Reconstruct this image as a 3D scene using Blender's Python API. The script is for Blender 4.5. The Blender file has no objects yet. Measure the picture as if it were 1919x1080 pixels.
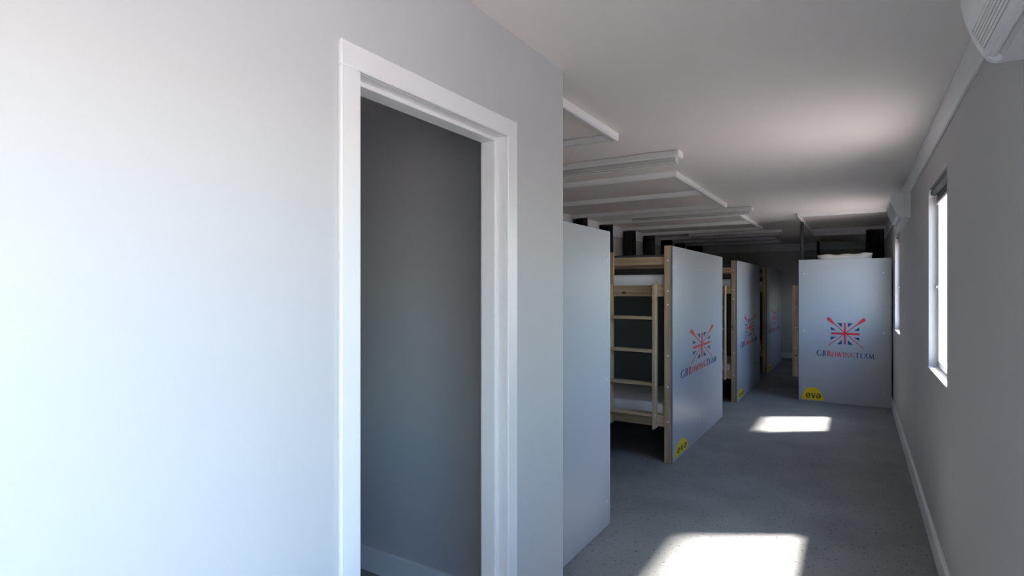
import bpy, bmesh, math, random
from mathutils import Vector, Matrix

random.seed(7)
scn = bpy.context.scene
COL = scn.collection

# ------------------------------------------------------------------ camera
F_PX, VPX, CAM_Z = 1045.0, 1607.0, 1.47
cam_d = bpy.data.cameras.new('camera')
cam_d.sensor_fit = 'HORIZONTAL'
cam_d.sensor_width = 36.0
cam_d.lens = F_PX / 1919.0 * 36.0
cam_d.clip_start = 0.02
cam_d.clip_end = 300
cam = bpy.data.objects.new('camera', cam_d)
cam.location = (0, 0, CAM_Z)
cam.rotation_euler = (math.pi / 2, 0, math.atan((VPX - 959.5) / F_PX))
COL.objects.link(cam)
scn.camera = cam

# ------------------------------------------------------------------ world, sun, exposure
SUN_VEC = Vector((1.0, 0.665, 1.51)).normalized()      # towards the sun
world = bpy.data.worlds.new('world')
scn.world = world
world.use_nodes = True
wn = world.node_tree
wn.nodes.clear()
w_out = wn.nodes.new('ShaderNodeOutputWorld')
w_bg = wn.nodes.new('ShaderNodeBackground')
w_sky = wn.nodes.new('ShaderNodeTexSky')
w_sky.sky_type = 'NISHITA'
w_sky.sun_disc = False
w_sky.sun_elevation = math.asin(SUN_VEC.z)
w_sky.sun_rotation = math.atan2(SUN_VEC.x, SUN_VEC.y)
w_sky.air_density = 1.0
w_sky.dust_density = 0.6
w_sky.ozone_density = 1.0
w_bg.inputs['Strength'].default_value = 1.05
w_tint = wn.nodes.new('ShaderNodeMix'); w_tint.data_type = 'RGBA'; w_tint.blend_type = 'MULTIPLY'
w_tint.inputs[0].default_value = 1.0
w_tint.inputs[7].default_value = (0.89, 0.99, 1.07, 1)
wn.links.new(w_sky.outputs[0], w_tint.inputs[6])
wn.links.new(w_tint.outputs[2], w_bg.inputs['Color'])
wn.links.new(w_bg.outputs[0], w_out.inputs['Surface'])

sun_d = bpy.data.lights.new('sun', 'SUN')
sun_d.energy = 24.0
sun_d.color = (1.0, 0.90, 0.83)
sun_d.angle = math.radians(4.2)
sun = bpy.data.objects.new('sun', sun_d)
sun.rotation_euler = SUN_VEC.to_track_quat('Z', 'Y').to_euler()
sun.location = (6, 8, 9)
COL.objects.link(sun)

scn.view_settings.view_transform = 'Standard'
scn.view_settings.look = 'None'
scn.view_settings.gamma = 1.0
scn.view_settings.use_curve_mapping = False
scn.view_settings.exposure = 0.97
scn.cycles.max_bounces = 16
scn.cycles.diffuse_bounces = 10
scn.cycles.glossy_bounces = 4
scn.cycles.transparent_max_bounces = 16
scn.cycles.sample_clamp_indirect = 8.0

# ------------------------------------------------------------------ materials
def mat(name, col, rough=0.5, var=0.0, scale=8.0, bump=0.0, bscale=60.0, metal=0.0, spec=0.5):
    m = bpy.data.materials.new(name)
    m.use_nodes = True
    nt = m.node_tree
    b = nt.nodes['Principled BSDF']
    b.inputs['Roughness'].default_value = rough
    b.inputs['Metallic'].default_value = metal
    b.inputs['Specular IOR Level'].default_value = spec
    b.inputs['Base Color'].default_value = (*col, 1)
    tc = nt.nodes.new('ShaderNodeTexCoord')
    if var > 0:
        n = nt.nodes.new('ShaderNodeTexNoise')
        n.inputs['Scale'].default_value = scale
        n.inputs['Detail'].default_value = 4
        r = nt.nodes.new('ShaderNodeValToRGB')
        r.color_ramp.elements[0].position = 0.3
        r.color_ramp.elements[1].position = 0.7
        r.color_ramp.elements[0].color = (*[c * (1 - var) for c in col], 1)
        r.color_ramp.elements[1].color = (*[min(1, c * (1 + var)) for c in col], 1)
        nt.links.new(tc.outputs['Object'], n.inputs['Vector'])
        nt.links.new(n.outputs['Fac'], r.inputs['Fac'])
        nt.links.new(r.outputs['Color'], b.inputs['Base Color'])
    if bump > 0:
        n2 = nt.nodes.new('ShaderNodeTexNoise')
        n2.inputs['Scale'].default_value = bscale
        n2.inputs['Detail'].default_value = 3
        bp = nt.nodes.new('ShaderNodeBump')
        bp.inputs['Strength'].default_value = bump
        bp.inputs['Distance'].default_value = 0.002
        nt.links.new(tc.outputs['Object'], n2.inputs['Vector'])
        nt.links.new(n2.outputs['Fac'], bp.inputs['Height'])
        nt.links.new(bp.outputs['Normal'], b.inputs['Normal'])
    return m


def floor_mat():
    m = bpy.data.materials.new('speckled_vinyl')
    m.use_nodes = True
    nt = m.node_tree
    b = nt.nodes['Principled BSDF']
    b.inputs['Roughness'].default_value = 0.55
    b.inputs['Specular IOR Level'].default_value = 0.4
    tc = nt.nodes.new('ShaderNodeTexCoord')
    big = nt.nodes.new('ShaderNodeTexNoise'); big.inputs['Scale'].default_value = 2.2; big.inputs['Detail'].default_value = 5
    r1 = nt.nodes.new('ShaderNodeValToRGB')
    r1.color_ramp.elements[0].position = 0.3; r1.color_ramp.elements[1].position = 0.72
    r1.color_ramp.elements[0].color = (0.20, 0.21, 0.21, 1)
    r1.color_ramp.elements[1].color = (0.29, 0.30, 0.30, 1)
    fine = nt.nodes.new('ShaderNodeTexNoise'); fine.inputs['Scale'].default_value = 170; fine.inputs['Detail'].default_value = 3
    r2 = nt.nodes.new('ShaderNodeValToRGB')
    r2.color_ramp.elements[0].position = 0.35; r2.color_ramp.elements[1].position = 0.65
    r2.color_ramp.elements[0].color = (0.72, 0.72, 0.72, 1)
    r2.color_ramp.elements[1].color = (1.0, 1.0, 1.0, 1)
    speck = nt.nodes.new('ShaderNodeTexNoise'); speck.inputs['Scale'].default_value = 48; speck.inputs['Detail'].default_value = 2
    r3 = nt.nodes.new('ShaderNodeValToRGB')
    r3.color_ramp.elements[0].position = 0.31; r3.color_ramp.elements[1].position = 0.37
    r3.color_ramp.elements[0].color = (0.35, 0.33, 0.32, 1)
    r3.color_ramp.elements[1].color = (1, 1, 1, 1)
    m1 = nt.nodes.new('ShaderNodeMix'); m1.data_type = 'RGBA'; m1.blend_type = 'MULTIPLY'; m1.inputs[0].default_value = 1
    m2 = nt.nodes.new('ShaderNodeMix'); m2.data_type = 'RGBA'; m2.blend_type = 'MULTIPLY'; m2.inputs[0].default_value = 1
    for n in (big, fine, speck):
        nt.links.new(tc.outputs['Object'], n.inputs['Vector'])
    nt.links.new(big.outputs['Fac'], r1.inputs['Fac'])
    nt.links.new(fine.outputs['Fac'], r2.inputs['Fac'])
    nt.links.new(speck.outputs['Fac'], r3.inputs['Fac'])
    nt.links.new(r1.outputs['Color'], m1.inputs[6]); nt.links.new(r2.outputs['Color'], m1.inputs[7])
    nt.links.new(m1.outputs[2], m2.inputs[6]); nt.links.new(r3.outputs['Color'], m2.inputs[7])
    nt.links.new(m2.outputs[2], b.inputs['Base Color'])
    bp = nt.nodes.new('ShaderNodeBump'); bp.inputs['Strength'].default_value = 0.12; bp.inputs['Distance'].default_value = 0.002
    nt.links.new(fine.outputs['Fac'], bp.inputs['Height'])
    nt.links.new(bp.outputs['Normal'], b.inputs['Normal'])
    return m


def wood_mat(name, axis, dark=(0.28, 0.195, 0.115), light=(0.47, 0.365, 0.245)):
    """pine: grain stretched along one axis, a few dark knots"""
    m = bpy.data.materials.new(name)
    m.use_nodes = True
    nt = m.node_tree
    b = nt.nodes['Principled BSDF']
    b.inputs['Roughness'].default_value = 0.55
    tc = nt.nodes.new('ShaderNodeTexCoord')
    mp = nt.nodes.new('ShaderNodeMapping')
    s = [34, 34, 34]; s[axis] = 1.6
    mp.inputs['Scale'].default_value = s
    n = nt.nodes.new('ShaderNodeTexNoise'); n.inputs['Scale'].default_value = 1.0; n.inputs['Detail'].default_value = 5
    n.inputs['Distortion'].default_value = 0.6
    r = nt.nodes.new('ShaderNodeValToRGB')
    r.color_ramp.elements[0].position = 0.28; r.color_ramp.elements[1].position = 0.66
    r.color_ramp.elements[0].color = (*dark, 1); r.color_ramp.elements[1].color = (*light, 1)
    k = nt.nodes.new('ShaderNodeTexVoronoi'); k.inputs['Scale'].default_value = 6.5
    mk = nt.nodes.new('ShaderNodeMapping')
    sk = [1.3, 1.3, 1.3]; sk[axis] = 0.8
    mk.inputs['Scale'].default_value = sk
    rk = nt.nodes.new('ShaderNodeValToRGB')
    rk.color_ramp.elements[0].position = 0.06; rk.color_ramp.elements[1].position = 0.13
    rk.color_ramp.elements[0].color = (0.13, 0.07, 0.04, 1); rk.color_ramp.elements[1].color = (1, 1, 1, 1)
    mx = nt.nodes.new('ShaderNodeMix'); mx.data_type = 'RGBA'; mx.blend_type = 'MULTIPLY'; mx.inputs[0].default_value = 1
    nt.links.new(tc.outputs['Object'], mp.inputs['Vector']); nt.links.new(mp.outputs[0], n.inputs['Vector'])
    nt.links.new(tc.outputs['Object'], mk.inputs['Vector']); nt.links.new(mk.outputs[0], k.inputs['Vector'])
    nt.links.new(n.outputs['Fac'], r.inputs['Fac']); nt.links.new(k.outputs['Distance'], rk.inputs['Fac'])
    nt.links.new(r.outputs['Color'], mx.inputs[6]); nt.links.new(rk.outputs['Color'], mx.inputs[7])
    nt.links.new(mx.outputs[2], b.inputs['Base Color'])
    return m


def glass_mat(name, tint=(1, 1, 1), gloss=0.06, rough=0.02, milk=0.0):
    m = bpy.data.materials.new(name)
    m.use_nodes = True
    nt = m.node_tree
    nt.nodes.remove(nt.nodes['Principled BSDF'])
    t = nt.nodes.new('ShaderNodeBsdfTransparent'); t.inputs['Color'].default_value = (*tint, 1)
    g = nt.nodes.new('ShaderNodeBsdfGlossy'); g.inputs['Roughness'].default_value = rough
    lw = nt.nodes.new('ShaderNodeLayerWeight')
    pw = nt.nodes.new('ShaderNodeMath'); pw.operation = 'POWER'; pw.inputs[1].default_value = 5.0
    ma = nt.nodes.new('ShaderNodeMath'); ma.operation = 'MULTIPLY_ADD'; ma.inputs[1].default_value = 0.7; ma.inputs[2].default_value = gloss
    mx = nt.nodes.new('ShaderNodeMixShader')
    nt.links.new(lw.outputs['Facing'], pw.inputs[0])
    nt.links.new(pw.outputs[0], ma.inputs[0])
    nt.links.new(ma.outputs[0], mx.inputs['Fac'])
    nt.links.new(t.outputs[0], mx.inputs[1]); nt.links.new(g.outputs[0], mx.inputs[2])
    last = mx
    if milk > 0:
        df = nt.nodes.new('ShaderNodeBsdfDiffuse'); df.inputs['Color'].default_value = (.8, .8, .79, 1)
        m2 = nt.nodes.new('ShaderNodeMixShader'); m2.inputs['Fac'].default_value = milk
        nt.links.new(mx.outputs[0], m2.inputs[1]); nt.links.new(df.outputs[0], m2.inputs[2])
        last = m2
    nt.links.new(last.outputs[0], nt.nodes['Material Output'].inputs['Surface'])
    return m


M = {
    'wall': mat('wall_paint', (0.51, 0.505, 0.495), 0.7, 0.015, 1.5, 0.06, 120),
    'daylit_wall': mat('daylit_wall_paint', (0.56, 0.565, 0.57), 0.7, 0.012, 1.5, 0.06, 120),  # lighter than the other walls: daylight near the viewpoint put into the colour
    'ceiling': mat('ceiling_paint', (0.76, 0.71, 0.67), 0.65, 0.015, 1.5, 0.05, 90),  # warm tint puts bounced sunlight into the paint colour
    'white': mat('white_gloss_paint', (0.82, 0.82, 0.815), 0.38, 0.01, 6),
    'upvc': mat('white_plastic_frame', (0.62, 0.63, 0.63), 0.35, 0.01, 6),
    'floor': floor_mat(),
    'panel': mat('grey_melamine', (0.345, 0.372, 0.405), 0.36, 0.01, 3, 0.0, spec=0.4),
    'divider': mat('shaded_grey_board', (0.11, 0.125, 0.13), 0.5, 0.03, 4),  # grey board darkened, the shade inside the bunks is in its colour
    'edge': mat('grey_board_edge', (0.17, 0.19, 0.21), 0.5, 0.05, 20),
    'wood_x': wood_mat('pine_along_x', 0),
    'wood_y': wood_mat('pine_along_y', 1),
    'wood_z': wood_mat('pine_along_z', 2),
    'linen': mat('white_linen', (0.66, 0.67, 0.69), 0.85, 0.03, 9, 0.3, 40),
    'cream': mat('cream_piping', (0.78, 0.74, 0.52), 0.8, 0.03, 20),
    'curtain': mat('black_curtain', (0.032, 0.033, 0.036), 0.85, 0.2, 30, 0.3, 300),
    'plastic': mat('appliance_plastic', (0.78, 0.785, 0.78), 0.32, 0.01, 6),
    'plastic_grey': mat('appliance_shade_plastic', (0.50, 0.51, 0.51), 0.4, 0.02, 6),
    'dark': mat('dark_cavity', (0.05, 0.05, 0.05), 0.6, 0.05, 10),
    'lampbody': mat('fitting_plastic', (0.74, 0.74, 0.73), 0.4, 0.01, 6),
    'tube': mat('fluorescent_tube', (0.82, 0.82, 0.80), 0.25, 0.01, 6),
    'clear': glass_mat('clear_diffuser', (0.94, 0.94, 0.93), 0.06, 0.12, 0.35),
    'cover_highlight': glass_mat('highlight_plastic', (0.94, 0.94, 0.93), 0.1, 0.1, 0.85),  # whitened to imitate light caught on the cover edges
    'glass': glass_mat('window_glass', (0.97, 0.98, 0.98), 0.03, 0.0),
    'metal': mat('screw_cap', (0.86, 0.87, 0.89), 0.3, 0.02, 40),
    'blind': mat('grey_blind_fabric', (0.14, 0.145, 0.15), 0.75, 0.05, 90, 0.2, 400),
    'red': mat('red_print', (0.62, 0.035, 0.045), 0.5, 0.02, 20, spec=0.25),
    'blue': mat('blue_print', (0.012, 0.055, 0.145), 0.5, 0.02, 20, spec=0.25),
    'yellow': mat('yellow_sticker', (0.80, 0.56, 0.01), 0.5, 0.02, 20, spec=0.25),
    'black': mat('black_print', (0.05, 0.04, 0.01), 0.5, 0.02, 20, spec=0.25),
    'ground': mat('pale_concrete_ground', (0.43, 0.365, 0.325), 0.9, 0.08, 0.8, 0.2, 20),
    'facade': mat('cladding', (0.55, 0.56, 0.56), 0.6, 0.03, 3),
}

# ------------------------------------------------------------------ mesh helpers
def bm_box(bm, a, b, bev=0.0, seg=1):
    lo = [min(a[i], b[i]) for i in range(3)]
    hi = [max(a[i], b[i]) for i in range(3)]
    vs = [bm.verts.new((x, y, z)) for z in (lo[2], hi[2]) for y in (lo[1], hi[1]) for x in (lo[0], hi[0])]
    fs = [(0, 2, 3, 1), (4, 5, 7, 6), (0, 1, 5, 4), (2, 6, 7, 3), (1, 3, 7, 5), (0, 4, 6, 2)]
    faces = [bm.faces.new([vs[i] for i in f]) for f in fs]
    if bev > 0:
        es = list({e for f in faces for e in f.edges})
        bmesh.ops.bevel(bm, geom=es, offset=bev, segments=seg, profile=0.5, affect='EDGES')
    return bm


def bm_prism(bm, pts, axis, a, b):
    """closed outline extruded along an axis; pts are the two other coordinates in axis order"""
    def P(p, t):
        v = [0, 0, 0]
        o = [i for i in range(3) if i != axis]
        v[o[0]], v[o[1]], v[axis] = p[0], p[1], t
        return v
    A = [bm.verts.new(P(p, a)) for p in pts]
    B = [bm.verts.new(P(p, b)) for p in pts]
    n = len(pts)
    bm.faces.new(A[::-1]); bm.faces.new(B)
    for i in range(n):
        bm.faces.new((A[i], A[(i + 1) % n], B[(i + 1) % n], B[i]))
    return bm


def bm_cyl(bm, p, q, r, n=12):
    p, q = Vector(p), Vector(q)
    d = (q - p).normalized()
    u = d.orthogonal().normalized(); v = d.cross(u)
    A = [bm.verts.new(p + r * (math.cos(t) * u + math.sin(t) * v)) for t in [2 * math.pi * i / n for i in range(n)]]
    B = [bm.verts.new(q + r * (math.cos(t) * u + math.sin(t) * v)) for t in [2 * math.pi * i / n for i in range(n)]]
    bm.faces.new(A[::-1]); bm.faces.new(B)
    for i in range(n):
        bm.faces.new((A[i], A[(i + 1) % n], B[(i + 1) % n], B[i]))
    return bm


def obj(name, bm, m, parent=None, smooth=False, recalc=True):
    if recalc:
        bmesh.ops.recalc_face_normals(bm, faces=bm.faces[:])
    me = bpy.data.meshes.new(name)
    bm.to_mesh(me); bm.free()
    me.materials.append(M[m] if isinstance(m, str) else m)
    if smooth:
        for p in me.polygons:
            p.use_smooth = True
    o = bpy.data.objects.new(name, me)
    COL.objects.link(o)
    if parent is not None:
        o.parent = parent
        o.matrix_parent_inverse = parent.matrix_basis.inverted()
    return o


def box(name, a, b, m, parent=None, bev=0.0, seg=1):
    return obj(name, bm_box(bmesh.new(), a, b, bev, seg), m, parent)


def tag(o, label, cat, group=None):
    o['label'] = label
    o['category'] = cat
    if group:
        o['group'] = group
    return o


def struct(o, label=None, cat=None):
    o['kind'] = 'structure'
    if label:
        o['label'] = label
    if cat:
        o['category'] = cat
    return o


def thing(name, loc, label, cat, group=None):
    e = bpy.data.objects.new(name, None)
    e.empty_display_size = 0.1
    e.location = loc
    COL.objects.link(e)
    return tag(e, label, cat, group)


# ------------------------------------------------------------------ room dimensions (metres)
H = 2.40
XR, XRO = 0.37, 0.52            # right wall inner and outer face
XL = -3.11                      # far side wall behind the bunks
XP, XPI = -1.07, -1.165         # partition: corridor face, inner face
YB, YF = -1.1, 13.0             # end walls
YE0, YE1 = 2.085, 2.14          # partition's end wall
ED0, ED1, EDZ = -0.92, 0.78, 2.06     # unseen glazed entrance added to brighten the partition
WINS = [(3.42, 4.25), (7.01, 7.84), (10.60, 11.43)]
WZ0, WZ1 = 0.985, 2.075
DY0, DY1, DZ = 0.988, 1.681, 2.012     # doorway in the partition

# ------------------------------------------------------------------ shell
struct(box('floor', (XL - .12, YB - .12, -0.08), (XRO, YF + .12, 0), 'floor'), 'grey speckled vinyl floor with sunlit patches', 'floor')
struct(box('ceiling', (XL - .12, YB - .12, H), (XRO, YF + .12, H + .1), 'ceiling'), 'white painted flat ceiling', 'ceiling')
struct(box('wall_left', (XL - .12, YB - .12, 0), (XL, YF + .12, H), 'wall'), 'grey wall behind the bunk beds', 'wall')
struct(box('wall_far', (XL, YF, 0), (XR, YF + .12, H), 'wall'), 'shaded grey end wall beyond the last bunks', 'wall')
struct(box('wall_back', (XL, YB - .12, 0), (XR, YB, H), 'wall'), 'grey end wall behind the viewpoint', 'wall')

bm = bmesh.new()
ys = [YB - .12]
bm_box(bm, (XR, ED0, EDZ), (XRO, ED1, H))
bm_box(bm, (XR, ys[-1], 0), (XRO, ED0, H))
ys.append(ED1)
for a, b in WINS:
    bm_box(bm, (XR, a, 0), (XRO, b, WZ0))
    bm_box(bm, (XR, a, WZ1), (XRO, b, H))
    bm_box(bm, (XR, ys[-1], 0), (XRO, a, H))
    ys.append(b)
bm_box(bm, (XR, ys[-1], 0), (XRO, YF + .12, H))
struct(obj('wall_right', bm, 'wall'), 'grey painted outer wall with window openings', 'wall')

bm = bmesh.new()
bm_box(bm, (XP, YB, 0), (XPI, DY0 - .022, H))
bm_box(bm, (XP, DY1 + .022, 0), (XPI, YE1, H))
bm_box(bm, (XP, DY0 - .022, DZ + .022), (XPI, DY1 + .022, H))
struct(obj('wall_partition', bm, 'daylit_wall'), 'partition wall with open doorway, daylight put into its colour', 'wall')
struct(box('wall_partition_end', (XL, YE0, 0), (XPI, YE1, H), 'daylit_wall'), 'wall inside the small side room, daylight put into its colour', 'wall')

# baseboards with a bevelled top edge
def baseboard(name, prof_axis, a, b, base, sgn, label):
    """profile in (offset from wall, z) extruded along prof_axis"""
    t, hh, c = 0.018, 0.118, 0.003
    pr = [(0, 0), (sgn * t, 0), (sgn * t, hh - c), (sgn * (t - c), hh), (0, hh)]
    pts = [(base + p[0], p[1]) for p in pr]
    return struct(obj(name, bm_prism(bmesh.new(), pts, prof_axis, a, b), 'white'), label, 'baseboard')

baseboard('baseboard_right', 1, ED1 + .04, YF, XR, -1, 'white baseboard along the window wall')
baseboard('baseboard_far', 0, XL, XR - .018, YF, -1, 'white baseboard along the end wall')
baseboard('baseboard_left', 1, YE1, YF - .018, XL, 1, 'white baseboard behind the bunk beds')
baseboard('baseboard_side_room', 0, XL, XPI, YE0, -1, 'white baseboard in the side room')

# cornice boards under the ceiling
def cornice(name, a, b, label):
    return struct(box(name, a, b, 'white', None, 0.002), label, 'cornice')

cornice('trim_1', (XR, 0.4, 2.25), (XR - .013, YF, H), 'white cornice board above the windows')
cornice('trim_2', (XL, YE1, 2.25), (XL + .013, YF, H), 'white cornice board behind the bunk curtains')
cornice('trim_3', (XL + .013, YF, 2.25), (XR - .013, YF - .013, H), 'white cornice board on the end wall')

# doorway
d1 = struct(box('door_1', (XP + .0, DY1, 0), (XPI, DY1 + .022, DZ), 'white'), 'open doorway with white architrave and no door leaf', 'doorway')
box('jamb', (XP, DY0 - .022, 0), (XPI, DY0, DZ), 'white', d1)
box('head', (XP, DY0 - .022, DZ), (XPI, DY1 + .022, DZ + .022), 'white', d1)
ST = 0.013
box('door_stop', (XP - .036, DY1, 0), (XPI, DY1 - ST, DZ - ST), 'white', d1, .0015)
box('door_stop', (XP - .036, DY0, 0), (XPI, DY0 + ST, DZ - ST), 'white', d1, .0015)
box('door_stop', (XP - .036, DY0, DZ), (XPI, DY1, DZ - ST), 'white', d1, .0015)
AW = 0.063
for sx, x0 in ((1, XP), (-1, XPI)):
    t = 0.014 * sx
    box('architrave', (x0, DY0 - AW, 0), (x0 + t, DY0, DZ), 'white', d1, .003)
    box('architrave', (x0, DY1, 0), (x0 + t, DY1 + AW, DZ), 'white', d1, .003)
    box('architrave', (x0, DY0 - AW, DZ), (x0 + t, DY1 + AW, DZ + AW), 'white', d1, .003)

# windows
GX = 0.435      # middle of the frame depth
def window(i, y0, y1):
    fr = bmesh.new()
    fx0, fx1, fw = 0.415, 0.475, 0.042
    bm_box(fr, (fx0, y0, WZ0), (fx1, y0 + fw, WZ1))
    bm_box(fr, (fx0, y1 - fw, WZ0), (fx1, y1, WZ1))
    bm_box(fr, (fx0, y0 + fw, WZ0), (fx1, y1 - fw, WZ0 + fw))
    bm_box(fr, (fx0, y0 + fw, WZ1 - fw), (fx1, y1 - fw, WZ1))
    o = struct(obj('window_%d' % i, fr, 'upvc'), 'white framed window set in a shallow recess', 'window')
    box('pane', (GX, y0 + fw - .005, WZ0 + fw - .005), (GX + .006, y1 - fw + .005, WZ1 - fw + .005), 'glass', o)
    # white lining of the recess
    box('window_sill', (XR - .004, y0, WZ0 - .002), (fx0, y1, WZ0 + .006), 'white', o, .002)
    box('reveal_lining', (XR + .001, y0, WZ0 + .006), (fx0, y0 + .004, WZ1), 'wall', o)
    box('reveal_lining', (XR + .001, y1 - .004, WZ0 + .006), (fx0, y1, WZ1), 'wall', o)
    box('reveal_lining', (XR + .001, y0 + .004, WZ1 - .004), (fx0, y1 - .004, WZ1), 'wall', o)
    # casement handle
    hb = bmesh.new()
    bm_box(hb, (fx0 + .004, y1 - .036, 1.455), (fx0 - .004, y1 - .020, 1.495), .002)
    bm_box(hb, (fx0 - .004, y1 - .032, 1.472), (fx0 - .013, y1 - .024, 1.482), .001)
    bm_box(hb, (fx0 - .009, y1 - .075, 1.470), (fx0 - .015, y1 - .024, 1.483), .002)
    obj('handle', hb, 'plastic_grey', o)
    return o

for i, (a, b) in enumerate(WINS):
    window(i + 1, a, b)

# unseen half-glazed double door, added and sized to light the partition wall
fr = bmesh.new()
bm_box(fr, (.40, ED0, 0), (.47, ED0 + .05, EDZ)); bm_box(fr, (.40, ED1 - .05, 0), (.47, ED1, EDZ))
bm_box(fr, (.40, ED0 + .05, EDZ - .05), (.47, ED1 - .05, EDZ)); bm_box(fr, (.40, ED0 + .05, 0), (.47, ED1 - .05, .02))
d2 = struct(obj('added_door', fr, 'upvc'), 'unseen white half-glazed double door added beside the viewpoint for daylight', 'door')
em = (ED0 + ED1) / 2
for a, b in ((ED0 + .05, em), (em, ED1 - .05)):
    lf = bmesh.new()
    bm_box(lf, (.415, a, .02), (.455, a + .055, EDZ - .05)); bm_box(lf, (.415, b - .055, .02), (.455, b, EDZ - .05))
    bm_box(lf, (.415, a + .055, .02), (.455, b - .055, .86)); bm_box(lf, (.415, a + .055, EDZ - .11), (.455, b - .055, EDZ - .05))
    lo = obj('door_leaf', lf, 'upvc', d2)
    box('pane', (.432, a + .05, .855), (.438, b - .05, EDZ - .105), 'glass', lo)

# ground outside
struct(box('ground', (XRO, -40, -0.6), (60, 55, -0.45), 'ground'), 'pale concrete ground outside the windows', 'ground')

# ------------------------------------------------------------------ bunk beds
PT = 0.016                    # end panel thickness
PTOP = 1.822
ZLO0, ZLO1 = 0.296, 0.398     # lower side rail
ZUP0, ZUP1 = 1.397, 1.493     # upper side rail
ZG0, ZG1 = 1.667, 1.736       # guard rail

screw_me = None
def screw(p, axis, parent, r=0.007):
    """small round screw head, shared mesh per axis"""
    key = 'screw_head_%d' % axis
    me = bpy.data.meshes.get(key)
    if me is None:
        b = bmesh.new()
        d = [0, 0, 0]; d[axis] = 0.0022
        bm_cyl(b, [-c for c in d], d, r, 10)
        bmesh.ops.recalc_face_normals(b, faces=b.faces[:])
        me = bpy.data.meshes.new(key); b.to_mesh(me); b.free()
        me.materials.append(M['metal'])
    o = bpy.data.objects.new('screw', me)
    COL.objects.link(o)
    o.location = p
    o.parent = parent
    o.matrix_parent_inverse = parent.matrix_basis.inverted()
    return o


class Frame:
    """maps (l along the bed from its end panel, w from the open side, z) to the world"""
    def __init__(s, o, ldir, wdir):
        s.o, s.l, s.w = Vector(o), Vector(ldir), Vector(wdir)
        s.la = 0 if abs(ldir[0]) > .5 else 1
        s.wa = 1 - s.la
    def __call__(s, l, w, z):
        return s.o + s.l * l + s.w * w + Vector((0, 0, z))
    def wood(s, k):
        return {'l': 'wood_' + 'xy'[s.la], 'w': 'wood_' + 'xy'[s.wa], 'z': 'wood_z'}[k]
    def box(s, name, a, b, m, parent, bev=0.003):
        return box(name, s(*a), s(*b), m, parent, bev)


def bunk(fr, root, L, W, tall_upright=True):
    """one timber bunk (two sleeping levels) with a ladder on its open side"""
    pw = 0.057
    z = fr.wood('z'); lw = fr.wood('l'); ww = fr.wood('w')
    l0 = PT
    post0 = None
    for l in (l0, L - pw):
        for w in (0.0, W - 0.07):
            p = fr.box('post', (l, w, 0), (l + pw, w + 0.07, PTOP + .004 if (l == l0) else 1.78), z, root)
            if l == l0 and w == 0.0:
                post0 = p
    if post0 is not None:
        for zz in (1.70, 1.445, 1.33, .64, .345, .90):
            screw(fr(l0 + pw * .45, -0.001, zz), fr.wa, post0)
    for (z0, z1, nm) in ((ZLO0, ZLO1, 'side_rail'), (ZUP0, ZUP1, 'side_rail'), (ZG0, ZG1, 'guard_rail')):
        fr.box(nm, (l0 + pw, 0.014, z0), (L - pw, 0.044, z1), lw, root)
        fr.box(nm, (l0 + pw, W - 0.044, z0), (L - pw, W - 0.014, z1), lw, root)
    for l in (l0 + .008, L - pw + .012):
        for (z0, z1) in ((ZLO0, ZLO1), (ZUP0, ZUP1), (ZG0 - .06, ZG0)):
            fr.box('end_rail', (l, .07, z0), (l + .03, W - .07, z1), ww, root)
    for z0 in (ZLO0 + .03, ZUP0 + .02):
        fr.box('bed_base', (l0 + pw, .046, z0), (L - pw, W - .046, z0 + .018), lw, root, 0)
    # ladder: two stiles and four rungs
    s_near, s_far = 0.130, 0.520
    for l in (s_near, s_far):
        st = fr.box('ladder_stile', (l, -0.088, 0.290), (l + .019, 0.004, 1.505), z, root, .002)
        for zz in (1.22, .942, .662, .404):
            screw(fr(l - .0005 if l == s_near else l + .0195, -0.05, zz), fr.la, st, .005)
    for zz in (1.218, 0.941, 0.662, 0.404):
        fr.box('ladder_rung', (s_near + .019, -0.085, zz - .013), (s_far, -0.012, zz + .013), lw, root, .002)
    if tall_upright:
        fr.box('upright', (s_far, -0.016, ZUP0), (s_far + .060, 0.014, 1.785), z, root)


# --- flat print: letters and emblem as thin raised meshes
def arc(cx, cy, rx, ry, tx, ty, a0, a1, n=16):
    q = []
    for i in range(n):
        t0 = math.radians(a0 + (a1 - a0) * i / n); t1 = math.radians(a0 + (a1 - a0) * (i + 1) / n)
        f = lambda t, k: (cx + (rx - k * tx) * math.cos(t), cy + (ry - k * ty) * math.sin(t))
        q.append([f(t0, 0), f(t1, 0), f(t1, 1), f(t0, 1)])
    return q


def bar(x0, y0, x1, y1):
    return [[(x0, y0), (x1, y0), (x1, y1), (x0, y1)]]


def diag(x0, y0, x1, y1, t):
    return [[(x0 - t / 2, y0), (x0 + t / 2, y0), (x1 + t / 2, y1), (x1 - t / 2, y1)]]


K, N_, S_ = .17, .07, .05     # thick stroke, thin stroke, serif height
def serif(x, y, w=.14, up=True):
    return bar(x - w, y if up else y - S_, x + w, y + S_ if up else y)

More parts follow.
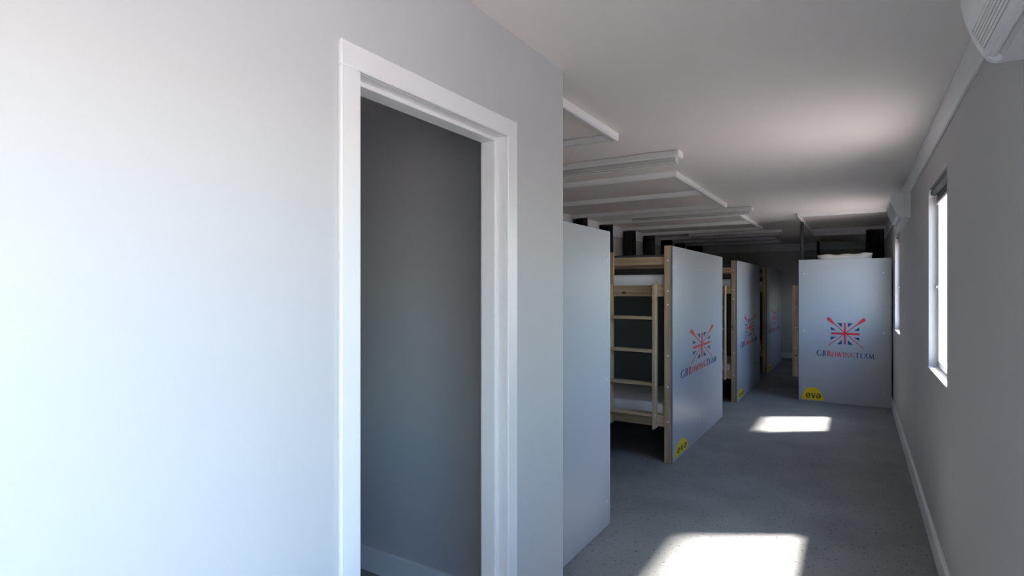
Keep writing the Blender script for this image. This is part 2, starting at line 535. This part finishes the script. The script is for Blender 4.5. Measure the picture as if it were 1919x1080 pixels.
GL = {}
GL['G'] = (.86, arc(.46, .5, .44, .52, .18, .075, 42, 330, 22) + bar(.68, .08, .80, .42) + bar(.56, .38, .88, .42))
GL['B'] = (.66, bar(.1, 0, .1 + K, 1) + bar(.0, 0, .3, S_) + bar(.0, 1 - S_, .3, 1)
           + arc(.28, .755, .28, .245, .16, .065, -90, 90, 12) + arc(.28, .27, .34, .27, .17, .065, -90, 90, 12))
GL['R'] = (.72, bar(.1, 0, .1 + K, 1) + bar(.0, 0, .34, S_) + bar(.0, 1 - S_, .3, 1)
           + arc(.28, .74, .30, .26, .16, .065, -90, 90, 12) + diag(.36, .48, .66, 0, .18) + bar(.56, 0, .78, S_))
GL['O'] = (.90, arc(.44, .5, .44, .52, .18, .075, 0, 360, 28))
GL['W'] = (1.16, diag(.12, 1, .34, 0, .17) + diag(.34, 0, .56, 1, .075) + diag(.54, 1, .78, 0, .17) + diag(.78, 0, 1.02, 1, .075)
           + serif(.12, 1, .13, False) + serif(.55, 1, .12, False) + serif(1.02, 1, .11, False))
GL['I'] = (.36, bar(.1, 0, .1 + K, 1) + bar(.0, 0, .33, S_) + bar(.0, 1 - S_, .33, 1))
GL['N'] = (.92, bar(.1, 0, .15, 1) + bar(.73, 0, .78, 1) + diag(.14, 1, .72, 0, .18) + bar(0, 0, .25, S_) + bar(.63, 1 - S_, .88, 1) + bar(.0, 1 - S_, .2, 1))
GL['T'] = (.76, bar(.30, 0, .30 + K, 1) + bar(.0, .955, .735, 1) + bar(.19, 0, .54, S_)
           + bar(.0, .80, .035, 1) + bar(.70, .80, .735, 1))
GL['E'] = (.64, bar(.1, 0, .1 + K, 1) + bar(.0, 0, .56, .045) + bar(.0, .955, .54, 1) + bar(.2, .49, .44, .535)
           + bar(.53, 0, .565, .2) + bar(.505, .82, .54, 1) + bar(.42, .41, .45, .61))
GL['A'] = (.86, diag(.12, 0, .41, 1, .075) + diag(.41, 1, .70, 0, .18) + bar(.2, .33, .6, .375) + serif(.12, 0, .12) + serif(.70, 0, .17))
GL['M'] = (1.06, diag(.12, 0, .2, 1, .075) + diag(.2, 1, .5, 0, .17) + diag(.5, 0, .8, 1, .075) + diag(.82, 1, .9, 0, .17)
           + serif(.12, 0, .12) + serif(.9, 0, .17) + bar(.08, 1 - S_, .22, 1) + bar(.76, 1 - S_, .92, 1))


def text_polys():
    """'GBROWINGTEAM' in small capitals; returns blue and red polygons, width in cap heights"""
    x = 0
    out = {'blue': [], 'red': []}
    for ch, s, c in (('G', 1, 'blue'), ('B', 1, 'blue'), ('R', 1, 'red'), ('O', .8, 'red'), ('W', .8, 'red'), ('I', .8, 'red'),
                     ('N', .8, 'red'), ('G', .8, 'red'), ('T', .9, 'blue'), ('E', .8, 'blue'), ('A', .8, 'blue'), ('M', .8, 'blue')):
        w, ps = GL[ch]
        for p in ps:
            out[c].append([(x + q[0] * s, q[1] * s) for q in p])
        x += (w + .05) * s
    return out, x

TXT, TXT_W = text_polys()

def emblem_polys():
    """union flag with crossed oars; units of one flag half-width (1 = 0.137 m on the square print)"""
    red, blue = [], []
    hw, hh = 137.0, 114.0
    red += bar(-9, -112, 9, 116) + bar(-132, -11, 141, 11)
    # eight blue triangles
    for sx in (-1, 1):
        for sy in (-1, 1):
            blue.append([(sx * 28, sy * hh), (sx * 76, sy * hh), (sx * 28, sy * 68)])
            blue.append([(sx * hw, sy * 36), (sx * hw, sy * 72), (sx * 86, sy * 36)])
    # oars
    def oar(tip, end):
        t, e = Vector(tip), Vector(end)
        d = (e - t).normalized(); nrm = Vector((-d.y, d.x)); L = (e - t).length
        prof = [(0, 13), (6, 17), (20, 18), (60, 13), (92, 6), (118, 4.2), (L * .6, 3.6), (L - 8, 3.4), (L, 3)]
        out = []
        for (a, ra), (b, rb) in zip(prof, prof[1:]):
            A, B = t + d * a, t + d * b
            out.append([tuple(A + nrm * ra), tuple(B + nrm * rb), tuple(B - nrm * rb), tuple(A - nrm * ra)])
        return out
    red.extend(oar((-170, 164), (176, -152)))
    red.extend(oar((190, 162), (-164, -136)))
    red.append([(19 * math.cos(math.pi * i / 8), 19 * math.sin(math.pi * i / 8)) for i in range(16)])
    return red, blue

EMB_RED, EMB_BLUE = emblem_polys()
def eve_polys():
    e = arc(0, 0, .54, .52, .21, .19, 0, 315, 20) + bar(-.42, -.085, .52, .085)
    out = [[(p[0] - 1.12, p[1]) for p in q] for q in e]
    out += diag(-.34, .5, 0, -.5, .24) + diag(.34, .5, 0, -.5, .24)
    out += [[(-p[0] + 1.12, -p[1]) for p in q] for q in e]
    return out

EVE = eve_polys()

def print_mesh(name, polys, place, m, parent, t0, t1):
    """polys (u,v) placed by place(u,v,depth) as thin raised plates"""
    bm = bmesh.new()
    for k, q in enumerate(polys):
        f0 = [bm.verts.new(place(u, v, t1 + k * 1.5e-5)) for u, v in q]
        bm.faces.new(f0)
        b0 = [bm.verts.new(place(u, v, t0)) for u, v in q]
        n = len(q)
        for i in range(n):
            bm.faces.new((f0[i], b0[i], b0[(i + 1) % n], f0[(i + 1) % n]))
    return obj(name, bm, m, parent)


def decorate(panel, plane, c_u, c_z, su, sz, t_u0, t_w, t_z, t_h, eve_u0, eve_w, eve_h, eve_z):
    """emblem centred at (c_u, c_z); text from t_u0 width t_w; sticker at the foot"""
    def at(u, z, d):
        return plane(u, z, d)
    sc = lambda u, v, d: at(c_u + u * su, c_z + v * sz, d)
    for tri in EMB_BLUE:
        print_mesh('flag_triangle', [tri], sc, 'blue', panel, -.0004, .0006)
    print_mesh('emblem_oar_print', EMB_RED, sc, 'red', panel, -.0004, .0009)
    k = t_w / TXT_W
    st = lambda u, v, d: at(t_u0 + u * k, t_z + v * t_h, d)
    print_mesh('lettering_blue', TXT['blue'], st, 'blue', panel, -.0004, .0007)
    print_mesh('lettering_red', TXT['red'], st, 'red', panel, -.0004, .0007)
    half = [(math.cos(math.pi * i / 28), math.sin(math.pi * i / 28)) for i in range(29)]
    se = lambda u, v, d: at(eve_u0 + eve_w / 2 + u * eve_w / 2, eve_z + v * eve_h, d)
    s = print_mesh('round_sticker', [half], se, 'yellow', panel, -.0004, .0008)
    s['label'] = 'yellow half-round sticker'
    sl = lambda u, v, d: at(eve_u0 + eve_w * .53 + u * eve_w * .215, eve_z + eve_h * .33 + v * eve_h * .40, d)
    print_mesh('sticker_lettering', EVE, sl, 'black', panel, -.0002, .0014)


def end_panel(root, a, b):
    """grey board with a darker cut edge under its face sheet"""
    return box('end_panel', a, b, 'panel', root, .0012)

BX = -1.31
BL = 1.745      # left bunks run to the wall

def double_unit(y0, y1, label, ncol):
    root = thing('bunk_bed', (BX, (y0 + y1) / 2, 0), label, 'bunk bed', 'pine bunk beds behind grey end panels')
    W = (y1 - y0) / 2 - .012
    p = end_panel(root, (BX, y0, .004), (BX - PT + .001, y1, PTOP))
    p['label'] = 'grey end panel with printed rowing emblem'
    box('panel_edge', (BX - .0015, y0 - .0012, .004), (BX - PT + .002, y0 + .001, PTOP - .001), 'edge', p)
    bunk(Frame((BX, y0 + .001, 0), (-1, 0, 0), (0, 1, 0)), root, BL, W)
    bunk(Frame((BX, y1 - .001, 0), (-1, 0, 0), (0, -1, 0)), root, BL, W)
    ym = (y0 + y1) / 2
    box('divider_panel', (BX - PT, ym - .008, .05), (BX - BL, ym + .008, 1.815), 'divider', root, .001)
    s = y1 - y0
    for fy in (.033, .466, .542, .968):
        for zz in (1.65, .905, .175):
            screw((BX + .0008, y0 + s * fy, zz), 0, p, .007)
    su = .00113 * 2.27 * s / 2.01
    plane = lambda u, z, d: (BX + .0002 + d, u, z)
    decorate(p, plane, y0 + s * .508, .908, su, .00118 * .88, y0 + s * .120, s * .717, .676, .072,
             y0 + s * .028, s * .212, .118, .03)
    return root

U1 = thing('bunk_bed', (BX, 2.74, 0), 'bunk bed with a plain grey end panel beside the partition corner', 'bunk bed', 'pine bunk beds behind grey end panels')
p = end_panel(U1, (BX, 2.20, .004), (BX - PT + .001, 3.275, PTOP))
box('panel_edge', (BX - .0015, 2.199, .004), (BX - PT + .002, 2.201, PTOP - .001), 'edge', p)
bunk(Frame((BX, 3.274, 0), (-1, 0, 0), (0, -1, 0)), U1, BL, 1.0)
for zz in (1.64, .906, .162):
    screw((BX + .0008, 3.22, zz), 0, p)
    screw((BX + .0008, 2.27, zz), 0, p)

double_unit(4.66, 6.675, 'pine bunk bed with ladder in the middle of the picture, its rowing emblem fully readable', 1)
double_unit(7.585, 9.545, 'pine bunk bed between the largest emblem panel and the last one in that row', 2)
double_unit(10.36, 12.42, 'farthest pine bunk bed of the ladder row, close to the dark end wall', 3)

def single_right(y0, y1, label, deco):
    x0, x1 = -.655, .352
    root = thing('bunk_bed', (-.15, y0, 0), label, 'bunk bed', 'pine bunk beds behind grey end panels')
    p = end_panel(root, (x0, y0, .004), (x1, y0 + PT - .001, 1.838))
    box('panel_edge', (x0 - .0012, y0 + .0015, .004), (x0 + .001, y0 + PT - .002, 1.837), 'edge', p)
    bunk(Frame((x0 + .001, y0, 0), (0, 1, 0), (1, 0, 0)), root, y1 - y0, x1 - x0 - .002)
    for x in (-.59, .27):
        for zz in (1.657, .918, .175):
            screw((x, y0 - .0008, zz), 1, p)
    if deco:
        p['label'] = 'grey end panel with printed rowing emblem'
        plane = lambda u, z, d: (u, y0 - .0002 - d, z)
        decorate(p, plane, -.136, .892, .00113, .00118, -.452, .632, .597, .072, -.617, .245, .165, .022)
    return root

single_right(8.19, 10.16, 'bunk bed against the window wall, its emblem panel facing the viewer', True)
single_right(10.80, 12.78, 'bunk bed against the window wall, hidden beyond the emblem panel facing the viewer', False)

# ------------------------------------------------------------------ mattresses and pillows
def mattress(lo, hi, label):
    bm = bm_box(bmesh.new(), lo, hi, .025, 3)
    o = obj('mattress', bm, 'linen', None, True)
    return tag(o, label, 'mattress', 'white mattresses on the bunks')


def pillow(c, sx, sy, h, label, upright=False):
    nx, ny = 18, 14
    e = thing('pillow', (c[0], c[1], c[2]), label, 'pillow', 'white pillows on the bunks')
    bm = bmesh.new()
    rng = random.Random(int(abs(c[0] * 1000) + abs(c[1] * 100)))
    ph = rng.random() * 6
    def P(i, j, s):
        p = P0(i, j, s)
        if not upright:
            return p
        q = (p[1] - c[1]) + sy / 2
        q += .007 * math.sin(9 * (p[0] - c[0]) / sx * 2 + 1) * (q / sy) ** 3 + .012 * (p[0] - c[0]) / sx * (q / sy) ** 3
        return (p[0], c[1] - (p[2] - c[2] - h / 2) - .06 * (q / sy - .5) + .03, c[2] + q)
    def P0(i, j, s):
        u, v = i / nx * 2 - 1, j / ny * 2 - 1
        k = (max(0, 1 - u ** 4) ** .5) * (max(0, 1 - v ** 4) ** .5)
        px = u * sx / 2 * (1 - .07 * (1 - u * u) * 0 - .06 * v * v * 0 + .05 * (u * v) ** 2)
        py = v * sy / 2 * (1 - .05 * (1 - abs(u)) )
        w = .012 * math.sin(5 * u + ph) * math.sin(4 * v) * k
        return (c[0] + px, c[1] + py, c[2] + h / 2 + s * (h / 2 * k + .003) + w * (s > 0) + .012 * (u * v) ** 2)
    g = {}
    for s in (1, -1):
        for i in range(nx + 1):
            for j in range(ny + 1):
                g[s, i, j] = bm.verts.new(P(i, j, s))
    for s in (1, -1):
        for i in range(nx):
            for j in range(ny):
                bm.faces.new((g[s, i, j], g[s, i + 1, j], g[s, i + 1, j + 1], g[s, i, j + 1]))
    rim = [(i, 0) for i in range(nx)] + [(nx, j) for j in range(ny)] + [(i, ny) for i in range(nx, 0, -1)] + [(0, j) for j in range(ny, 0, -1)]
    for a, b in zip(rim, rim[1:] + rim[:1]):
        bm.faces.new((g[1, a[0], a[1]], g[1, b[0], b[1]], g[-1, b[0], b[1]], g[-1, a[0], a[1]]))
    pts = [((Vector(P(a, b, 1)) + Vector(P(a, b, -1))) / 2) for a, b in rim]
    obj('cushion', bm, 'linen', e, True)
    b2 = bmesh.new()
    rings = []
    for k, q in enumerate(pts):
        cc = Vector((c[0], q.y, c[2] + sy / 2)) if upright else Vector((c[0], c[1], q.z))
        out = (q - cc).normalized()
        side = Vector((0, 1, 0)) if upright else Vector((0, 0, 1))
        rings.append([b2.verts.new(q + out * (.004 * math.cos(t)) + side * (.005 * math.sin(t))) for t in [i * math.pi / 3 for i in range(6)]])
    for a, b in zip(rings, rings[1:] + rings[:1]):
        for i in range(6):
            b2.faces.new((a[i], a[(i + 1) % 6], b[(i + 1) % 6], b[i]))
    pp = obj('piping', b2, 'cream', e, True)
    return e

LEV = (('lower', ZLO0 + .048, .145), ('upper', ZUP0 + .038, .150))
def beds_left(y0, y1, desc, pil=True):
    for lev, z, t in LEV:
        mattress((BX - PT - .075, y0 + .055, z), (BX - BL + .075, y1 - .055, z + t),
                 'white mattress, %s level of %s' % (lev, desc))
        if pil:
            pillow((BX - BL + .30, (y0 + y1) / 2, z + t + .004), .40, .62, .105,
                   'white pillow, %s level of %s' % (lev, desc))

beds_left(2.274, 3.274, 'the bunk beside the partition corner')
beds_left(4.661, 5.655, 'the nearest bunk with a visible ladder')
beds_left(5.68, 6.674, 'the bunk backing onto the nearest ladder bunk')
beds_left(7.586, 8.553, 'the second bunk with a visible ladder')
beds_left(8.577, 9.544, 'the bunk backing onto the second ladder bunk')
beds_left(10.361, 11.378, 'the third bunk with a ladder')
beds_left(11.402, 12.419, 'the bunk closest to the end wall')
for (ya, yb, desc) in ((8.19, 10.16, 'the bunk by the windows facing the viewer'), (10.80, 12.78, 'the farther bunk by the windows')):
    for lev, z, t in LEV:
        mattress((-.60, ya + PT + .075, z), (.297, yb - .075, z + t), 'white mattress, %s level of %s' % (lev, desc))
# pillow propped upright against the end panel, its top edge showing above it
pillow((-.144, 8.300, ZUP0 + .038 + .150 - .004), .575, .325, .15,
       'white pillow with cream piping showing above the emblem panel by the windows', True)
pillow((-.14, 11.1, ZUP0 + .038 + .150 + .004), .60, .40, .12, 'white pillow on the farther upper bunk by the windows')

# ------------------------------------------------------------------ ceiling rail frames
RZ0 = 2.360
def rail(a, b, root, axis):
    r = box('rail', (a[0], a[1], RZ0 + .004), (b[0], b[1], H), 'white', root, .001)
    ins = [.005, .005]
    ins[axis] = 0
    lo = [min(a[i], b[i]) + ins[i] for i in (0, 1)]; hi = [max(a[i], b[i]) - ins[i] for i in (0, 1)]
    box('curtain_track', (lo[0], lo[1], RZ0 - .006), (hi[0], hi[1], RZ0 + .004), 'lampbody', r)

RT = 0.026
def rail_frame(y0, y1, mids, label):
    x1 = -1.22
    root = thing('curtain_rail_frame', (x1, (y0 + y1) / 2, H), label, 'curtain rail', 'white curtain rails on the ceiling')
    rail((x1, y0), (x1 - RT, y1), root, 1)
    for y in [y0] + mids + [y1 - RT]:
        rail((XL + .014, y), (x1 - RT, y + RT), root, 0)

rail_frame(2.165, 3.19, [], 'white ceiling rail frame nearest the partition corner')
rail_frame(4.447, 6.473, [5.44], 'white ceiling rail frame between the first two ceiling light fittings')
rail_frame(7.298, 9.209, [8.24], 'white ceiling rail frame between the second and third light fittings')
rail_frame(10.199, 12.02, [11.09], 'white ceiling rail frame beyond the last light fitting')

def rail_frame_right(y0, y1, label):
    x0 = -.64
    root = thing('curtain_rail_frame', (x0, (y0 + y1) / 2, H), label, 'curtain rail', 'white curtain rails on the ceiling')
    rail((x0, y0), (x0 + RT, y1), root, 1)
    rail((x0 + RT, y0), (XR - .014, y0 + RT), root, 0)
    rail((x0 + RT, y1 - RT), (XR - .014, y1), root, 0)

rail_frame_right(7.79, 10.0, 'white ceiling rail frame above the bunk by the windows, pillow beneath')
rail_frame_right(10.75, 12.95, 'white ceiling rail frame in the corner by the windows, nearest the end wall')

# ------------------------------------------------------------------ curtains
def curtain(name, a, b, z0, label, top=RZ0 - .006, amp=.022, flare=.10, folds=9, group='black bunk curtains'):
    """pleated cloth gathered between two plan points, hanging from a track"""
    a, b = Vector((a[0], a[1], 0)), Vector((b[0], b[1], 0))
    d = b - a; L = d.length; u = d.normalized(); n = Vector((-u.y, u.x, 0))
    mid = (a + b) / 2
    root = thing(name, (mid.x, mid.y, z0), label, 'curtain', group)
    NS, NR = folds * 8, 7
    bm = bmesh.new()
    rng = random.Random(int(abs(a.x * 977 + a.y * 131)))
    jit = [rng.uniform(-.25, .25) for _ in range(folds + 1)]
    G = {}
    for s in (0, 1):
        for r in range(NR + 1):
            z = top + (z0 - top) * r / NR
            k = 1 + flare * (r / NR) ** .7
            aa = amp * (.75 + .45 * r / NR)
            for i in range(NS + 1):
                t = i / NS
                j = jit[int(t * folds)]
                off = aa * math.sin(2 * math.pi * folds * t + j * (r / NR))
                pos = mid + u * ((t - .5) * L * k) + n * (off + (.004 if s else 0))
                G[s, r, i] = bm.verts.new((pos.x, pos.y, z))
    for s in (0, 1):
        for r in range(NR):
            for i in range(NS):
                bm.faces.new((G[s, r, i], G[s, r, i + 1], G[s, r + 1, i + 1], G[s, r + 1, i]))
    for r in range(NR):
        for i in (0, NS):
            bm.faces.new((G[0, r, i], G[1, r, i], G[1, r + 1, i], G[0, r + 1, i]))
    for i in range(NS):
        for r in (0, NR):
            bm.faces.new((G[0, r, i], G[0, r, i + 1], G[1, r, i + 1], G[1, r, i]))
    obj('cloth', bm, 'curtain', root, True)
    hb = bmesh.new()
    for f in range(folds):
        q = mid + u * (((f + .5) / folds - .5) * L)
        bm_box(hb, (q.x - .004, q.y - .004, top - .012), (q.x + .004, q.y + .004, top + .008))
    obj('glider_hooks', hb, 'lampbody', root)
    return root

CZ = 1.72
XA, XB = -3.085, -2.885
hm = RT / 2
order = ['first', 'second', 'third', 'fourth', 'fifth', 'sixth', 'seventh']
for k, y in enumerate((6.473 - hm, 7.298 + hm, 8.24 + hm, 9.209 - hm, 10.199 + hm, 11.09 + hm, 12.02 - hm)):
    wmul = 1.0 if k < 6 else 1.6
    curtain('curtain', (XA, y), (XA + .20 * wmul, y), CZ,
            '%s black curtain along the far side wall, counted from the partition corner' % order[k], folds=7 if k < 6 else 10)
curtain('curtain', (XA, 3.19 - hm), (XA + .2, 3.19 - hm), 1.80, 'black curtain gathered by the wall, hidden behind the partition corner', folds=7)
curtain('curtain', (XA, 4.447 + hm), (XA + .2, 4.447 + hm), CZ, 'black curtain by the wall behind the plain grey panel', folds=7)
curtain('curtain', (-1.233, 2.36), (-1.233, 2.428), 1.69, 'narrow black curtain hanging at the partition corner over the plain panel', folds=3, amp=.012, flare=.08)
curtain('curtain', (-.627, 8.295), (-.627, 8.46), 1.75, 'narrow black curtain above the edge of the emblem panel by the windows', folds=5, amp=.014, flare=.25)
curtain('curtain', (-.627, 11.85), (-.627, 12.10), 1.75, 'farther narrow black curtain, beside the pillow above the panel', folds=5, amp=.018, flare=.2)
curtain('curtain', (.11, 10.0 - hm), (.335, 10.0 - hm), 1.76, 'wide black pleated curtain gathered against the window wall', folds=9)

# ------------------------------------------------------------------ ceiling lights (switched off)
def light_fitting(y, label):
    x0, x1 = -2.46, -1.01
    root = thing('ceiling_light', ((x0 + x1) / 2, y, H), label, 'ceiling light', 'fluorescent ceiling lights')
    pr = [(y - .046, H), (y - .055, H - .010), (y - .055, H - .040), (y - .047, H - .048), (y + .047, H - .048), (y + .055, H - .040),
          (y + .055, H - .010), (y + .046, H)]
    obj('housing', bm_prism(bmesh.new(), pr, 0, x0 + .025, x1 - .025), 'lampbody', root)
    for xa, xb in ((x0, x0 + .026), (x1, x1 - .026)):
        b = bm_prism(bmesh.new(), pr, 0, xa, xb)
        es = [ed for ed in b.edges if all(abs(v.co.x - xa) < 1e-5 for v in ed.verts)]
        bmesh.ops.bevel(b, geom=es, offset=.014, segments=3, profile=.5, affect='EDGES')
        obj('end_cap', b, 'lampbody', root)
    # clear cover hung under the housing: thin open trough
    def sect(r, d):
        q = []
        for t in range(13):
            a = math.pi * t / 12
            c_, s_ = math.cos(a), math.sin(a)
            q.append((y + r * math.copysign(abs(c_) ** .6, c_), H - .046 - d * abs(s_) ** .6))
        return q
    out, inn = sect(.044, .036), sect(.0415, .0335)
    cv = obj('clear_cover', bm_prism(bmesh.new(), out + inn[::-1], 0, x0 + .030, x1 - .030), 'clear', root)
    for sy in (-1, 1):
        b = bmesh.new()
        bm_box(b, (x0 + .028, y + sy * .030 - .004, H - .0845), (x1 - .028, y + sy * .030 + .004, H - .0805), .001)  # pale strip painted as the highlight along the cover's lower edge
        obj('cover_glint', b, 'cover_highlight', cv)
    for xa, s in ((x0 + .030, 1), (x1 - .030, -1)):
        b = bm_prism(bmesh.new(), sect(.044, .036), 0, xa, xa + s * .004)
        obj('cover_end', b, 'clear', cv)
        b = bm_box(bmesh.new(), (xa + s * .012, y - .016, H - .080), (xa + s * .042, y + .016, H - .046), .002)
        obj('lamp_holder', b, 'white', root)
    bm = bmesh.new()
    bm_cyl(bm, (x0 + .07, y, H - .064), (x1 - .07, y, H - .064), .008, 12)
    obj('tube', bm, 'tube', root, True)
    for x in (x0 + .30, (x0 + x1) / 2, x1 - .30):
        b = bmesh.new()
        bm_box(b, (x - .008, y - .056, H - .040), (x + .008, y - .048, H - .018), .001)
        bm_box(b, (x - .008, y + .048, H - .040), (x + .008, y + .056, H - .018), .001)
        obj('clip', b, 'lampbody', root)
    return root

light_fitting(3.80, 'fluorescent ceiling light partly hidden by the partition corner')
light_fitting(6.84, 'fluorescent ceiling light, the middle one of three')
light_fitting(9.75, 'fluorescent ceiling light, the farthest and smallest of three')

# ------------------------------------------------------------------ wall heaters / air conditioners
def ac_unit(y0, y1, label):
    root = thing('air_conditioner', (XR, (y0 + y1) / 2, 2.045), label, 'air conditioner', 'white wall air conditioners')
    # outline (x, z) of the casing
    out = [(.37, 2.256), (.300, 2.258), (.245, 2.252), (.228, 2.244), (.222, 2.232), (.2235, 2.205), (.229, 2.175), (.238, 2.145),
           (.250, 2.112), (.263, 2.084), (.274, 2.064), (.284, 2.052), (.297, 2.046), (.37, 2.046)]
    # recess for the outlet, between z 2.125 and the bottom
    core = [(.37, 2.256), (.300, 2.258), (.245, 2.252), (.228, 2.244), (.222, 2.232), (.2235, 2.205), (.229, 2.175), (.238, 2.145),
            (.243, 2.131), (.256, 2.131), (.272, 2.100), (.294, 2.076), (.305, 2.058), (.305, 2.046), (.37, 2.046)]
    def smooth(pts, i0, i1):
        # rounds the run of points i0..i1 by Catmull-Rom interpolation and draws the unit in towards the wall
        res = []
        for i, p1 in enumerate(pts):
            res.append(p1)
            if i0 <= i < i1:
                p0, p2, p3 = pts[i - 1], pts[i + 1], pts[min(i + 2, len(pts) - 1)]
                for t in (.33, .67):
                    res.append(tuple(.5 * (2 * p1[d] + (p2[d] - p0[d]) * t + (2 * p0[d] - 5 * p1[d] + 4 * p2[d] - p3[d]) * t * t
                                           + (3 * p1[d] - p0[d] - 3 * p2[d] + p3[d]) * t ** 3) for d in (0, 1)))
        return [(.37 - (.37 - x) * .94, z) for x, z in res]
    out, core = smooth(out, 2, 11), smooth(core, 2, 7)
    cap = .022
    obj('casing', bm_prism(bmesh.new(), core, 1, y0 + cap, y1 - cap), 'plastic', root)
    for a, b in ((y0, y0 + cap), (y1 - cap, y1)):
        bm = bm_prism(bmesh.new(), out, 1, a, b)
        end = a if a == y0 else b
        es = [e for e in bm.edges if all(abs(v.co.y - end) < 1e-5 and v.co.x < .365 for v in e.verts)]
        bmesh.ops.bevel(bm, geom=es, offset=.0018, segments=2, profile=.5, affect='EDGES')
        obj('end_cap', bm, 'plastic', root)
    # ribbed louvre following the curved front
    n = 6
    path = [(.252, 2.127), (.2615, 2.103), (.273, 2.079)]
    def pt(t):
        t *= 2
        i = min(1, int(t)); f = t - i
        return (path[i][0] + (path[i + 1][0] - path[i][0]) * f, path[i][1] + (path[i + 1][1] - path[i][1]) * f)
    back = bmesh.new()
    a, b = pt(0), pt(1)
    bm_prism(back, [(a[0] + .006, a[1]), (b[0] + .006, b[1]), (b[0] + .010, b[1] + .002), (a[0] + .010, a[1] + .002)], 1, y0 + cap + .004, y1 - cap - .004)
    lv = obj('louvre', back, 'plastic_grey', root)
    for k in range(n):
        a, b = pt((k + .10) / n), pt((k + .80) / n)
        bm = bm_prism(bmesh.new(), [(a[0], a[1]), (b[0], b[1]), (b[0] + .007, b[1] + .003), (a[0] + .007, a[1] + .003)], 1, y0 + cap + .006, y1 - cap - .006)
        obj('slat', bm, 'plastic', lv)
    # rounded air flap under the louvre
    fl = bmesh.new()
    c = (.2865, 2.068)
    ring = [(c[0] + .0135 * math.cos(t), c[1] + .0095 * math.sin(t) - (.006 * math.cos(t))) for t in [2 * math.pi * i / 16 for i in range(16)]]
    bm_prism(fl, ring, 1, y0 + cap + .004, y1 - cap - .004)
    obj('air_flap', fl, 'plastic', root, False)
    # small indicator plate on the front
    box('indicator', (.2315, y0 + .10, 2.186), (.2375, y0 + .145, 2.204), 'plastic_grey', root)
    box('seam', (.3255, y0 - .0006, 2.047), (.3275, y1 + .0006, 2.2565), 'plastic_grey', root)
    return root

ac_unit(1.11, 1.87, 'white wall air conditioner at the top corner of the picture, cut off by the frame')
ac_unit(5.58, 6.33, 'white wall air conditioner between the two windows, above the far one')

# ------------------------------------------------------------------ roller blinds
def roller_blind(y0, y1, label, zb=1.972):
    root = thing('roller_blind', (.40, (y0 + y1) / 2, WZ1), label, 'blind', 'grey roller blinds')
    bm = bmesh.new()
    bm_cyl(bm, (.394, y0 + .02, 2.046), (.394, y1 - .02, 2.046), .0165, 16)
    obj('roller', bm, 'blind', root, True)
    box('fabric', (.4095, y0 + .025, zb + .013), (.4110, y1 - .025, 2.046), 'blind', root)
    box('bottom_bar', (.4055, y0 + .025, zb), (.4140, y1 - .025, zb + .015), 'white', root, .002)
    for a, b in ((y0 + .005, y0 + .02), (y1 - .02, y1 - .005)):
        box('bracket', (.374, a, 2.026), (.412, b, 2.071), 'white', root, .003)
    return root

for (a, b), lab in zip(WINS, ('grey roller blind drawn up in the nearest window',
                              'grey roller blind in the narrow-looking window under the small air conditioner', 'unseen roller blind on the last window, lowered to darken the far end')):
    roller_blind(a, b, lab, 1.972 if a < 10 else 1.40)  # last blind is out of sight, lowered to keep the far end dark
